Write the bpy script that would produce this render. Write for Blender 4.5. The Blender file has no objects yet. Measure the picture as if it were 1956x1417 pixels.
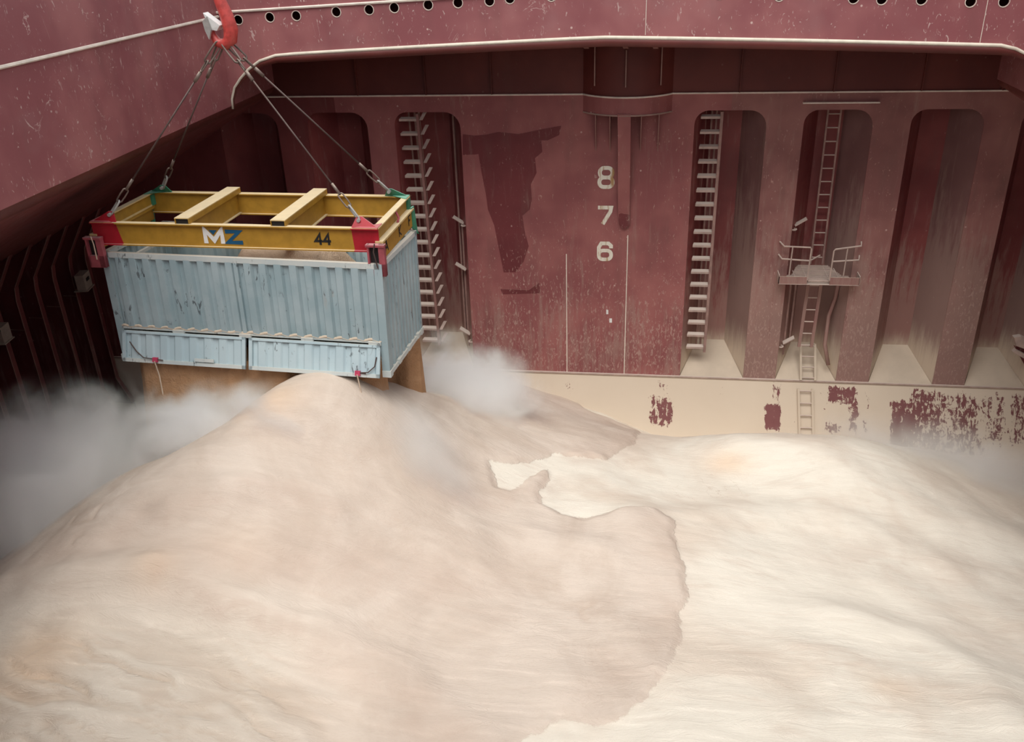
import bpy, bmesh, math, random
import numpy as np
from mathutils import Vector, Matrix, Euler
S = bpy.context.scene; COL = S.collection
random.seed(7); rng = np.random.default_rng(7)

# ------------------------------------------------------------------ camera, sky, exposure
F_PX = 1713.8
cam_d = bpy.data.cameras.new('camera'); cam = bpy.data.objects.new('camera', cam_d); COL.objects.link(cam)
cam_d.sensor_fit = 'HORIZONTAL'; cam_d.sensor_width = 36.0; cam_d.lens = 36.0 * F_PX / 1956
yaw, pitch, roll = -0.155926, 0.465313, -0.035836
fw = Vector((math.sin(yaw)*math.cos(pitch), math.cos(yaw)*math.cos(pitch), -math.sin(pitch)))
r0 = Vector((math.cos(yaw), -math.sin(yaw), 0)); u0 = r0.cross(fw)
rt = math.cos(roll)*r0 + math.sin(roll)*u0; up = -math.sin(roll)*r0 + math.cos(roll)*u0
m = Matrix((rt, up, -fw)).transposed().to_4x4(); m.translation = (0.98554, -23.1227, 14.0333)
cam.matrix_world = m; cam_d.clip_start = 0.05; cam_d.clip_end = 300
S.camera = cam
w = bpy.data.worlds.new('overcast_sky'); S.world = w; w.use_nodes = True
bg = w.node_tree.nodes['Background']; bg.inputs[0].default_value = (0.93, 0.96, 1.0, 1); bg.inputs[1].default_value = 0.80
sd = bpy.data.lights.new('sun', 'SUN'); sd.energy = 2.5; sd.angle = math.radians(45); sd.color = (1.0, 0.97, 0.92)
sun = bpy.data.objects.new('sun', sd); COL.objects.link(sun); sun.location = (5, -20, 30)
sun.rotation_euler = (math.radians(25), math.radians(-3), 0)
vs = S.view_settings; vs.view_transform = 'Standard'; vs.look = 'None'; vs.gamma = 1.0; vs.use_curve_mapping = False
vs.exposure = 0.17
S.display_settings.display_device = 'sRGB'
cy = S.cycles; cy.max_bounces = 14; cy.diffuse_bounces = 5; cy.glossy_bounces = 2; cy.volume_bounces = 10; cy.transparent_max_bounces = 8
cy.use_denoising = True; cy.volume_step_rate = 2.5; cy.volume_max_steps = 96

# ------------------------------------------------------------------ helpers
class MB:
    """collects simple shapes, links them as one mesh object"""
    def __init__(s): s.v = []; s.f = []; s.sm = False
    def add(s, V, Fs):
        o = len(s.v); s.v += [tuple(p) for p in V]; s.f += [tuple(i+o for i in f) for f in Fs]; return s
    def box(s, x0, x1, y0, y1, z0, z1, M=None):
        V = [Vector((x, y, z)) for z in (z0, z1) for y in (y0, y1) for x in (x0, x1)]
        if M is not None: V = [M @ p for p in V]
        return s.add(V, [(0,2,3,1),(4,5,7,6),(0,1,5,4),(2,6,7,3),(0,4,6,2),(1,3,7,5)])
    def prism(s, poly, d, M=None):
        """poly: 3D points of a flat face, d: extrusion vector"""
        d = Vector(d); A = [Vector(p) for p in poly]; B = [p + d for p in A]
        if M is not None: A = [M @ p for p in A]; B = [M @ p for p in B]
        n = len(A); 
        return s.add(A+B, [tuple(range(n))[::-1], tuple(range(n, 2*n))] + [(i, (i+1) % n, n+(i+1) % n, n+i) for i in range(n)])
    def tube(s, pts, r, n=6, closed=False):
        P = [Vector(p) for p in pts]; N = len(P); rings = []
        rr = r if hasattr(r, '__len__') else [r]*N
        prev = None
        for i in range(N):
            if closed: t = P[(i+1) % N] - P[i-1]
            else: t = P[min(i+1, N-1)] - P[max(i-1, 0)]
            t.normalize()
            if prev is None:
                a = t.orthogonal().normalized()
            else:
                a = (prev - t*prev.dot(t)).normalized()
            prev = a; b = t.cross(a)
            rings.append([P[i] + rr[i]*(math.cos(k*2*math.pi/n)*a + math.sin(k*2*math.pi/n)*b) for k in range(n)])
        V = [p for ring in rings for p in ring]; Fs = []
        for i in range(N if closed else N-1):
            j = (i+1) % N
            Fs += [(i*n+k, i*n+(k+1) % n, j*n+(k+1) % n, j*n+k) for k in range(n)]
        if not closed: Fs += [tuple(range(n))[::-1], tuple((N-1)*n+k for k in range(n))]
        return s.add(V, Fs)
    def grid(s, P):
        """P: rows x cols of points"""
        R, C = len(P), len(P[0])
        return s.add([p for row in P for p in row], [(i*C+j, i*C+j+1, (i+1)*C+j+1, (i+1)*C+j) for i in range(R-1) for j in range(C-1)])
    def build(s, name, mat, parent=None, smooth=False, fix=True):
        me = bpy.data.meshes.new(name); me.from_pydata(s.v, [], s.f); me.update()
        if fix:
            bm = bmesh.new(); bm.from_mesh(me); bmesh.ops.recalc_face_normals(bm, faces=bm.faces); bm.to_mesh(me); bm.free()
        if smooth:
            me.polygons.foreach_set('use_smooth', [True]*len(me.polygons))
        return link(name, me, mat, parent)
def link(name, me, mat, parent=None):
    o = bpy.data.objects.new(name, me); COL.objects.link(o)
    if mat and not me.materials: me.materials.append(mat)
    if parent is not None: o.parent = parent
    return o
def tag(o, label, cat, group=None, kind=None):
    o['label'] = label; o['category'] = cat
    if group: o['group'] = group
    if kind: o['kind'] = kind
    return o
def empty(name, loc=(0, 0, 0), rot=(0, 0, 0)):
    o = bpy.data.objects.new(name, None); COL.objects.link(o); o.location = loc; o.rotation_euler = rot
    o.empty_display_size = 0.2; return o
def structure(name):
    o = empty(name); o['kind'] = 'structure'; return o
def stuff(o): o['kind'] = 'stuff'; return o

def ribbon(mb, line, w, origin, ux, uy, depth, closed=False):
    """flat stroke of width w along a 2D polyline, mitred, given thickness"""
    P = [Vector(p) for p in line]; n = len(P); L = []; R = []
    for i in range(n):
        if closed: a, b = P[i]-P[i-1], P[(i+1) % n]-P[i]
        else:
            a = P[i]-P[i-1] if i else P[1]-P[0]; b = P[i+1]-P[i] if i < n-1 else P[-1]-P[-2]
        a.normalize(); b.normalize(); na = Vector((-a.y, a.x)); nb = Vector((-b.y, b.x)); k = na+nb
        k = k.normalized(); k = k*(w/2/max(0.45, k.dot(na)))
        L.append(P[i]+k); R.append(P[i]-k)
    to3 = lambda p: Vector(origin)+Vector(ux)*p.x+Vector(uy)*p.y
    for i in range(n if closed else n-1):
        j = (i+1) % n
        mb.prism([to3(L[i]), to3(L[j]), to3(R[j]), to3(R[i])], depth)

# ------------------------------------------------------------------ materials
class N:
    def __init__(s, name):
        s.m = bpy.data.materials.new(name); s.m.use_nodes = True; s.t = s.m.node_tree; s.n = s.t.nodes
        s.b = s.n['Principled BSDF']; s.out = s.n['Material Output']
        s.co = s.n.new('ShaderNodeTexCoord').outputs['Object']
        s.geo = s.n.new('ShaderNodeNewGeometry'); s.pos = s.geo.outputs['Position']
    def set(s, k, v):
        if isinstance(v, bpy.types.NodeSocket): s.t.links.new(v, s.b.inputs[k])
        else: s.b.inputs[k].default_value = v
    def lk(s, sock, v):
        if isinstance(v, bpy.types.NodeSocket): s.t.links.new(v, sock)
        elif v is not None: sock.default_value = (*v, 1) if isinstance(v, tuple) and len(v) == 3 and sock.type == 'RGBA' else v
    def scale(s, vec, sc):
        n = s.n.new('ShaderNodeMapping'); s.lk(n.inputs[0], vec); n.inputs['Scale'].default_value = sc; return n.outputs[0]
    def noise(s, sc=1, det=4, rough=.6, vec=None, dist=0):
        n = s.n.new('ShaderNodeTexNoise'); s.lk(n.inputs['Vector'], vec or s.pos); n.inputs['Scale'].default_value = sc
        n.inputs['Detail'].default_value = det; n.inputs['Roughness'].default_value = rough; n.inputs['Distortion'].default_value = dist
        return n.outputs['Fac']
    def vor(s, sc, vec=None, out='Distance', feat='F1'):
        n = s.n.new('ShaderNodeTexVoronoi'); n.feature = feat; s.lk(n.inputs['Vector'], vec or s.pos); n.inputs['Scale'].default_value = sc; return n.outputs[out]
    def math(s, op, a, b=None, clamp=False):
        n = s.n.new('ShaderNodeMath'); n.operation = op; n.use_clamp = clamp; s.lk(n.inputs[0], a); s.lk(n.inputs[1], b); return n.outputs[0]
    def step(s, v, lo, hi, a=0, b=1):
        n = s.n.new('ShaderNodeMapRange'); n.interpolation_type = 'SMOOTHSTEP'; s.lk(n.inputs[0], v)
        for i, q in enumerate((lo, hi, a, b)): n.inputs[i+1].default_value = q
        return n.outputs[0]
    def mix(s, f, a, b):
        n = s.n.new('ShaderNodeMix'); n.data_type = 'RGBA'; s.lk(n.inputs[0], f); s.lk(n.inputs[6], a); s.lk(n.inputs[7], b); return n.outputs[2]
    def sep(s, v):
        n = s.n.new('ShaderNodeSeparateXYZ'); s.lk(n.inputs[0], v); return n.outputs
    def attr(s, nm):
        n = s.n.new('ShaderNodeAttribute'); n.attribute_name = nm; return n.outputs['Fac']
    def bump(s, h, st=.3, d=.02):
        n = s.n.new('ShaderNodeBump'); n.inputs['Strength'].default_value = st; n.inputs['Distance'].default_value = d
        s.lk(n.inputs['Height'], h); s.t.links.new(n.outputs[0], s.b.inputs['Normal'])
    def topdust(s, col, amount, dust=(.66, .57, .45)):
        nz = s.sep(s.geo.outputs['Normal'])[2]
        return s.mix(s.math('MULTIPLY', s.step(nz, .55, .85), amount), col, dust)

DUST = (.60, .50, .39)
def red_paint(name, a, b, chips=.5, dusty=0.0, zlo=2.2, zhi=7, top=.8, rough=.5, chipcol=(.50, .30, .26), grey=.35, fleck=0, curl=False, foot=0):
    s = N(name)
    c = s.mix(s.step(s.noise(.55, 3), .38, .66), a, b)
    c = s.mix(s.math('MULTIPLY', s.step(s.noise(1.7, 4, .6, s.scale(s.pos, (1, 1, .25))), .5, .75), grey), c, (.16, .085, .075))   # worn greyish drips
    # nicks and scratches in the paint
    v = s.scale(s.pos, (1, 1, .45))
    n1 = s.step(s.noise(16, 2, .5, v, 1.2), .70-.04*chips, .76-.04*chips)
    big = s.step(s.noise(1.3, 3), .45, .62)
    c = s.mix(s.math('MULTIPLY', s.math('MULTIPLY', n1, big), .75*min(1, chips*1.2)), c, chipcol)
    vd = s.vor(3.2, None); pick = s.sep(s.vor(3.2, None, 'Color'))[0]
    dot = s.math('MULTIPLY', s.step(vd, .10, .05), s.step(pick, .70, .72))
    c = s.mix(s.math('MULTIPLY', dot, .8*chips), c, (.62, .44, .40))
    if curl:     # long curved drag marks of grabs and slings
        cu = s.noise(.8, 5, .55, s.scale(s.pos, (1.2, 1.2, .7)), 1.6)
        line = s.step(s.math('ABSOLUTE', s.math('SUBTRACT', cu, .5)), .006, .001)
        gate = s.step(s.noise(2.3, 2), .57, .63)
        c = s.mix(s.math('MULTIPLY', s.math('MULTIPLY', line, gate), .75), c, chipcol)
        tick = s.step(s.noise(9, 2, .5, s.scale(s.pos, (1, 1, .5)), 2.0), .685, .715)
        c = s.mix(s.math('MULTIPLY', tick, .6), c, (.66, .52, .48))
        c = s.mix(s.math('MULTIPLY', s.step(s.noise(.9, 3, .5), .55, .75), .35), c, (.33, .17, .17))
    if fleck:    # dense small scrapes, denser lower down
        z = s.sep(s.pos)[2]
        f1 = s.noise(13, 3, .6, s.scale(s.pos, (1.5, 1.5, .55)), .8)
        lv = s.math('MULTIPLY', s.step(z, 2.3, 8.0, .115, .0), fleck)
        lv = s.math('ADD', lv, s.math('MULTIPLY', s.math('SUBTRACT', s.noise(.7, 3), .5), .28))
        fm = s.step(s.math('ADD', f1, lv), .665, .72)
        c = s.mix(s.math('MULTIPLY', fm, .62), c, (.47, .31, .27))
        f2 = s.step(s.noise(10, 3, .6, s.scale(s.pos, (2.2, 2.2, .3))), .60, .72)
        c = s.mix(s.math('MULTIPLY', f2, s.step(z, 2.3, 7.0, .35, .05)), c, (.12, .045, .045))
    if dusty:
        z = s.sep(s.pos)[2]
        g = s.step(z, zlo, zhi, 1, 0)
        st = s.noise(7, 5, .7, s.scale(s.pos, (1, 1, .12)))
        big2 = s.noise(.9, 3, .5, s.scale(s.pos, (1, 1, .35)))
        lev = s.math('ADD', s.math('MULTIPLY', g, .34*dusty), s.math('MULTIPLY', s.math('SUBTRACT', big2, .5), .55))
        mask = s.step(s.math('ADD', st, lev), .56, .86)
        c = s.mix(s.math('MULTIPLY', mask, .5), c, (.36, .255, .215))
        # thick meal dust lying right at the foot
        if foot:
            ft = s.math('ADD', s.step(z, 2.5, 2.5+foot, 1, 0), s.math('MULTIPLY', s.math('SUBTRACT', st, .5), .9))
            c = s.mix(s.math('MULTIPLY', s.step(ft, .15, 1.0), .95), c, DUST)
    if top: c = s.topdust(c, top)
    s.set('Base Color', c); s.set('Roughness', s.math('ADD', s.math('MULTIPLY', s.noise(3, 3), .25), rough-.12))
    s.b.inputs['Specular IOR Level'].default_value = .35
    s.bump(s.noise(2.2, 3), .25, .02)
    return s.m
MAT = {}
MAT['coaming'] = red_paint('coaming_paint', (.27, .092, .100), (.36, .142, .142), 1.25, top=.5, rough=.42, chipcol=(.58, .42, .39), grey=.22, curl=True)
MAT['hold'] = red_paint('hold_paint', (.245, .078, .080), (.335, .122, .116), .8, .5, 2.2, 7.5, fleck=1.0)
MAT['hold_dusty'] = red_paint('dusty_hold_paint', (.21, .085, .080), (.30, .135, .122), .8, 1.35, 2.2, 9.0, fleck=1.1, grey=.5)
MAT['upper'] = red_paint('shaded_brown_paint', (.10, .023, .020), (.135, .032, .026), .12, 0, top=.4, grey=.08)  # brown paint, darkened to carry the shade under the deck overhang
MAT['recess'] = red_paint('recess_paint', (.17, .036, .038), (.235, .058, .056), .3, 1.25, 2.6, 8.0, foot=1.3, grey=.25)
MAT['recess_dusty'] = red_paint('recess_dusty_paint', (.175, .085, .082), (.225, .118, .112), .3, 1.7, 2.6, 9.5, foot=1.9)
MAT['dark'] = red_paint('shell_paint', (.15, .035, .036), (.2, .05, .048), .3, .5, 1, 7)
MAT['fresh'] = red_paint('fresh_paint', (.135, .028, .032), (.165, .036, .040), .6, .35, 2.2, 6.0, fleck=.9)
MAT['fixture'] = red_paint('fixture_paint', (.24, .11, .10), (.3, .16, .14), .2, .9, 2, 10, top=.95)

def plain(name, col, var=.12, rough=.6, top=0, sc=4, dust=(.66, .57, .45), metal=0, bump=.1):
    s = N(name)
    c = s.mix(s.step(s.noise(sc, 4), .35, .7), col, tuple(x*(1-var*2) for x in col))
    if top: c = s.topdust(c, top, dust)
    s.set('Base Color', c); s.set('Roughness', rough); s.b.inputs['Metallic'].default_value = metal
    s.bump(s.noise(sc*4, 3), bump, .01); return s.m
MAT['tread'] = plain('dusty_tread', (.50, .38, .33), .12, .8, .9, dust=(.70, .60, .52))
MAT['bar'] = plain('dusty_bar', (.36, .22, .19), .15, .75, .8)
MAT['lip'] = plain('worn_bright_steel', (.74, .68, .56), .08, .55)
MAT['rail'] = plain('pale_flange_edge', (.80, .71, .62), .1, .6)
MAT['yellow'] = plain('yellow_paint', (.43, .235, .030), .10, .45, .85, dust=(.80, .66, .42))
MAT['yellow_pale'] = plain('dusty_yellow_paint', (.72, .53, .24), .10, .55, .5, dust=(.74, .66, .50))
MAT['red'] = plain('red_corner_paint', (.42, .015, .028), .1, .42, .6, dust=(.62, .30, .30))
MAT['red_worn'] = plain('worn_red_paint', (.40, .09, .11), .15, .5, .6, dust=(.65, .40, .40))
MAT['green'] = plain('green_paint', (.05, .27, .16), .15, .45, .6, dust=(.32, .55, .44))
MAT['white'] = plain('white_paint', (.80, .80, .78), .06, .5)
MAT['blue'] = plain('blue_paint', (.012, .095, .20), .08, .45)
MAT['black'] = plain('black_paint', (.012, .011, .012), .1, .6)
MAT['wire'] = plain('rusty_wire', (.095, .058, .052), .2, .6, .1)
MAT['link'] = plain('worn_chain_steel', (.17, .12, .10), .2, .5, .35)
MAT['shackle'] = plain('pale_shackle_steel', (.40, .39, .37), .15, .45)
MAT['hook'] = plain('red_hook_paint', (.55, .07, .06), .15, .4, .3, sc=12, dust=(.7, .35, .33))
MAT['rust'] = plain('rust', (.36, .25, .18), .25, .8, sc=14)
MAT['rope'] = plain('cream_rope', (.66, .52, .40), .1, .8)
MAT['strap'] = plain('pink_strap', (.55, .05, .12), .15, .7)
MAT['box'] = plain('beige_box', (.40, .34, .28), .1, .7)
MAT['cream_dust'] = plain('settled_dust', DUST, .06, .95, sc=1.2)

def numeral_mat():
    s = N('numeral_paint')
    n = s.step(s.noise(2.6, 4, .6, s.scale(s.pos, (3, 1, .6))), .5, .66)
    c = s.mix(n, (.76, .72, .62), (.42, .25, .11))
    s.set('Base Color', c); s.set('Roughness', .6); return s.m
MAT['numeral'] = numeral_mat()

def stool_mat():
    s = N('dust_caked_plate')
    wear = s.attr('wear')
    st = s.noise(9, 6, .75, s.scale(s.pos, (1, .3, .2)), .8)
    blot = s.noise(7, 5, .7, None, .7)
    h = s.math('ADD', s.math('MULTIPLY', st, .55), s.math('MULTIPLY', blot, .45))
    mask = s.step(s.math('ADD', h, s.math('MULTIPLY', wear, .185)), .632, .650)
    c = s.mix(s.noise(.8, 3), (.60, .50, .39), (.66, .56, .445))
    c = s.mix(mask, c, s.mix(s.noise(2, 2), (.16, .05, .055), (.22, .09, .085)))
    s.set('Base Color', c); s.set('Roughness', .9); s.bump(s.math('SUBTRACT', 1.0, mask), .35, .02); return s.m
MAT['stool'] = stool_mat()

def container_mat(name, a, b, rust=.5):
    s = N(name)
    c = s.mix(s.step(s.noise(1.1, 4), .35, .68), a, b)
    z = s.sep(s.pos)[2]
    v = s.scale(s.pos, (1, 1, .28))
    scr = s.step(s.noise(11, 4, .6, v, .8), .605, .645); zone = s.step(s.noise(1.6, 3), .45, .58)
    c = s.mix(s.math('MULTIPLY', s.math('MULTIPLY', scr, zone), .8), c, (.075, .085, .095))
    c = s.mix(s.math('MULTIPLY', s.step(s.noise(3.0, 5, .65, v), .63, .72), rust*.6), c, (.42, .30, .22))
    s.set('Base Color', s.topdust(c, .7, (.66, .60, .50))); s.set('Roughness', .5); s.bump(s.noise(3, 3), .2, .015)
    return s.m
MAT['cont'] = container_mat('faded_blue_container', (.30, .405, .44), (.39, .485, .515))
MAT['cont_door'] = container_mat('pale_blue_door', (.42, .54, .585), (.49, .605, .64), .35)
MAT['cont_rail'] = container_mat('pale_container_rail', (.50, .56, .56), (.60, .63, .60), .6)
MAT['cont_in'] = container_mat('container_inside', (.22, .30, .32), (.3, .36, .37), .8)

def grain_mat(name, a, b):
    s = N(name)
    c = s.mix(s.step(s.noise(1.2, 5, .65), .35, .7), a, b)
    s.set('Base Color', c); s.set('Roughness', .95); s.b.inputs['Specular IOR Level'].default_value = .1
    h = s.math('ADD', s.noise(5, 6, .72, s.scale(s.pos, (1, 1, .9)), .5), s.math('MULTIPLY', s.noise(40, 3), .3))
    s.bump(h, .8, .12); return s.m
MAT['falling'] = grain_mat('falling_meal', (.60, .36, .205), (.50, .285, .15))
MAT['heap_in'] = grain_mat('meal_in_container', (.70, .52, .37), (.64, .47, .33))

def pile_mat():
    s = N('heaped_meal')
    flow = s.attr('flow'); peach = s.attr('peach'); crease = s.attr('crease')
    d = s.math('ADD', flow, s.math('MULTIPLY', s.math('SUBTRACT', s.noise(3.0, 5, .7), .5), .30))
    tan = s.step(d, -.02, .02)
    cream = s.mix(s.step(s.noise(.30, 4, .55, None, .5), .46, .66), (.82, .76, .655), (.735, .64, .535))
    tn = s.mix(s.step(s.noise(.42, 5, .6, None, .8), .36, .66), (.705, .605, .515), (.60, .495, .41))
    tn = s.mix(s.math('MULTIPLY', s.attr('left'), .75), tn, (.79, .71, .60))
    c = s.mix(tan, cream, tn)
    c = s.mix(s.math('MULTIPLY', s.math('MULTIPLY', s.attr('shade_band'), s.step(s.noise(1.5, 4), .25, .6)), .60), c, (.60, .47, .385))
    c = s.mix(s.math('MULTIPLY', s.attr('groove'), .75), c, (.50, .37, .275))  # darker exposed meal in grooves, with crease shade put into its colour
    c = s.mix(s.math('MULTIPLY', peach, .75), c, (.78, .55, .37))
    st = s.noise(1.0, 5, .65, s.scale(s.pos, (.5, 1.6, 1)), 1.5)
    c = s.mix(s.math('MULTIPLY', s.step(st, .52, .72), .30), c, (.60, .475, .385))
    # hairline cracks of the crusted skin
    e = s.vor(1.5, s.math_vec(s.pos), 'Distance', 'DISTANCE_TO_EDGE')
    zone = s.math('MULTIPLY', s.step(s.noise(.6, 2), .48, .60), s.attr('crack'))
    ln = s.math('MULTIPLY', s.step(e, .014, .003), zone)
    c = s.mix(s.math('MULTIPLY', ln, .42), c, (.48, .36, .28))
    s.set('Base Color', c); s.set('Roughness', 1.0); s.b.inputs['Specular IOR Level'].default_value = .05
    rip = s.noise(2.6, 7, .68, s.scale(s.pos, (.6, 1.7, 1)), 1.0)
    fine = s.noise(22, 3, .6)
    h = s.math('ADD', s.math('MULTIPLY', rip, s.math('ADD', s.math('MULTIPLY', tan, .3), .16)), s.math('MULTIPLY', fine, .03))
    cre = s.noise(1.6, 7, .7, s.scale(s.pos, (.7, 2.6, 1)), 2.2)
    h = s.math('ADD', h, s.math('MULTIPLY', s.math('MULTIPLY', s.math('ABSOLUTE', s.math('SUBTRACT', cre, .5)), crease), 5.0))
    h = s.math('ADD', h, s.math('MULTIPLY', tan, .12))
    s.bump(h, .5, .10); return s.m
def _mv(s, v):
    n = s.n.new('ShaderNodeTexNoise'); n.inputs['Scale'].default_value = 2.5; n.inputs['Detail'].default_value = 4; s.lk(n.inputs['Vector'], v)
    a = s.n.new('ShaderNodeVectorMath'); a.operation = 'MULTIPLY_ADD'
    s.t.links.new(n.outputs['Color'], a.inputs[0]); a.inputs[1].default_value = (.9, .9, .9); s.t.links.new(v, a.inputs[2]); return a.outputs[0]
N.math_vec = _mv
MAT['pile'] = pile_mat()

# ------------------------------------------------------------------ hold: far bulkhead (Y = 0 is its front face)
XL, XR = -8.64, 9.05                   # hatch opening
ZK, ZT, ZS = 2.31, 9.68, 10.10         # knuckle, top of the recesses, stringer
back = structure('wall_back')
REC = [(-10.35, -8.72), (-7.9, -6.25), (-5.52, -3.77), (2.17, 3.92), (4.80, 6.43), (7.30, 8.97), (9.80, 11.35)]
def strip(xl, xr, al, ar, ml, mr, mat='hold'):
    """front plate between two recesses with its halves of the arches; al/ar = fillet radius or 0"""
    P = [(xl, ZK)]
    if al:
        P.append((xl, ZT-al)); P += [(xl-al+al*math.cos(t), ZT-al+al*math.sin(t)) for t in np.linspace(0, math.pi/2, 7)[1:]]
        P.append((ml, ZT))
    P += [(ml if al else xl, ZS), (mr if ar else xr, ZS)]
    if ar:
        P.append((mr, ZT)); P += [(xr+ar-ar*math.cos(t), ZT-ar+ar*math.sin(t)) for t in np.linspace(math.pi/2, 0, 7)]
    P.append((xr, ZK))
    Q = []
    for p in P:
        if not Q or (abs(p[0]-Q[-1][0])+abs(p[1]-Q[-1][1])) > 1e-5: Q.append(p)
    MB().prism([(x, 0, z) for x, z in Q], (0, .03, 0)).build('bulkhead_panel', MAT[mat], back)
mids = [(a+b)/2 for a, b in REC]
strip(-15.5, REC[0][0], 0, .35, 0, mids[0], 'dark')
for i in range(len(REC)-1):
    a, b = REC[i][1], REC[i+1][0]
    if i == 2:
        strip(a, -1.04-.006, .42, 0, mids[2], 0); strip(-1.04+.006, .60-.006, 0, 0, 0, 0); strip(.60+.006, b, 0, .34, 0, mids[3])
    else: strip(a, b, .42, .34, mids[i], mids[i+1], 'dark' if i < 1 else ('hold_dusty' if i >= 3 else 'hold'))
strip(REC[-1][1], 15.5, .4, 0, mids[-1], 0, 'hold_dusty')
for i, (a, b) in enumerate(REC):
    prof = [(a, .0), (a+.5, 1.0), (b-.5, 1.0), (b, .0)]
    if i >= 3:   # webs and floor are separate plates of differing dustiness
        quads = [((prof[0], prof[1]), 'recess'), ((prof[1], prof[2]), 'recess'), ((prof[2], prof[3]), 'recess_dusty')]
    else: quads = [((prof[k], prof[k+1]), 'dark' if i == 0 else 'recess') for k in range(3)]  # leftmost recess gets a darker paint for the shade it lies in
    for (p, q), mt in quads:
        zb = lambda y: ZK + .68*y
        MB().grid([[(p[0], p[1]+.03, zb(p[1])-.02), (q[0], q[1]+.03, zb(q[1])-.02)], [(p[0], p[1]+.03, ZS), (q[0], q[1]+.03, ZS)]]).build('corrugation_plate', MAT[mt], back, fix=False)
    MB().prism([(a, .0, ZK), (b, .0, ZK), (b-.5, 1.03, ZK+.70), (a+.5, 1.03, ZK+.70)], (0, 0, -.04)).build('shedder_plate', MAT['cream_dust'], back)
    MB().box(a, b, .02, 1.05, ZS-.03, ZS).build('recess_lid', MAT['dark'], back)
# bright weld seams on the wide panel
for x, z1 in ((-1.04, 5.9), (.60, 6.45)):
    MB().box(x-.012, x+.012, -.012, .03, ZK, z1).build('weld_seam', MAT['rail'], back)
MB().box(-1.05, -1.03, -.004, .03, 5.9, ZS).build('weld_seam', MAT['hold'], back)
MB().box(.59, .61, -.004, .03, 6.45, ZS).build('weld_seam', MAT['hold'], back)
MB().box(-15.5, 15.5, 1.2, 1.25, -1.5, 13.3).build('light_stop_plate', MAT['dark'], back)  # unseen plate, added to stop sky light leaking through the bulkhead
# knuckle bar, stool
MB().box(-15.4, 11.6, -.045, .0, ZK-.03, ZK+.012).build('knuckle_bar', MAT['tread'], back)
def stool():
    nx, nz = 220, 24; x0, x1 = -15.4, 15.4
    rows = []; wear = []
    spots = [(1.35, 2.05, 1.0, 1.75, 1.0), (1.5, 1.9, 1.75, 2.3, .35), (4.55, 5.0, 1.0, 1.7, 1.5), (4.72, 4.95, 1.7, 2.25, .8), (5.2, 5.45, 1.0, 2.1, .3), (3.2, 3.4, 1.6, 2.2, .35),
             (6.25, 6.85, 1.75, 2.2, 1.2), (6.8, 7.1, 1.0, 2.2, .95), (6.2, 6.6, .9, 1.3, .9), (6.0, 6.2, 1.0, 2.1, .4), (7.2, 7.4, 1.0, 2.1, .45), (7.9, 8.7, .6, 1.9, 1.15), (8.4, 9.2, .5, 2.2, .9),
             (9.1, 10.2, .5, 2.15, .80), (10.1, 10.6, .6, 2.1, .55), (10.6, 10.9, .8, 2.2, .85), (11.0, 11.4, .9, 2.2, .75), (-1.2, -.8, 1.7, 2.1, .3), (-3.0, -2.6, 1.9, 2.25, .6)]
    for k in range(nz+1):
        z = ZK-.03 - k*(ZK-.03+1.0)/nz
        row = []
        for i in range(nx+1):
            x = x0+(x1-x0)*i/nx; row.append((x, -.5*(ZK-.03-z), z))
            wv = -.25
            for a, b, c, d, s_ in spots:
                fx = min(1, max(0, min(x-a, b-x)/.12+.5)); fz = min(1, max(0, min(z-c, d-z)/.18+.5)); wv = max(wv, -.25+(s_+.25)*fx*fz)
            wear.append(wv)
        rows.append(row)
    o = MB().grid(rows).build('stool_plate', MAT['stool'], back, fix=False)
    at = o.data.attributes.new('wear', 'FLOAT', 'POINT'); at.data.foreach_set('value', wear)
stool()
# stringer line with the half-round trunk, upper plate
def arc(y0, n=13, cx=.5, half=1.1, sag=.55):
    R = (half**2+sag**2)/(2*sag); a0 = math.asin(half/R)
    return [(cx+R*math.sin(t), y0-(R*math.cos(t)-(R-sag))) for t in np.linspace(-a0, a0, n)]
A = arc(0)
MB().tube([(-15.4, -.02, ZS), (-.66, -.02, ZS)] + [(x, y-.02, ZS) for x, y in A] + [(1.66, -.02, ZS), (15.4, -.02, ZS)], .022, 5).build('stringer_edge', MAT['rail'], back)
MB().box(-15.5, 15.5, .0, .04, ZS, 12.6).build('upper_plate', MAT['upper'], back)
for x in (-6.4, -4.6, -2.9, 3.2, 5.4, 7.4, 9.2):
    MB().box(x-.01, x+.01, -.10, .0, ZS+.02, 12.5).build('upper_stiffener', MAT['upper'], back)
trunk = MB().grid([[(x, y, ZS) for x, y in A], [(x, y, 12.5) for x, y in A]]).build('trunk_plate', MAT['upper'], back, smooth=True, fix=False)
MB().prism([(x, y, ZT-.03) for x, y in A], (0, 0, ZS-ZT+.03)).build('trunk_collar', MAT['hold'], back)
MB().tube([(x, y-.01, ZT-.02) for x, y in A], .02, 5).build('collar_edge', MAT['bar'], back)
for x, yy, zt in ((-.30, -.30, 11.4), (.46, -.57, 11.2), (1.3, -.30, 11.5)):
    MB().box(x-.014, x+.014, yy-.06, yy+.3, ZS+.25, zt).build('trunk_rib', MAT['bar'], back)
for x, yy in ((-.5, -.25), (.46, -.5), (1.15, -.45)):
    MB().prism([(x-.06, yy, 11.2), (x+.06, yy, 11.2), (x-.24, -2.3, 12.0), (x-.36, -2.3, 12.0)], (0, 0, .03)).build('overhead_brace', MAT['fixture'], back)
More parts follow.
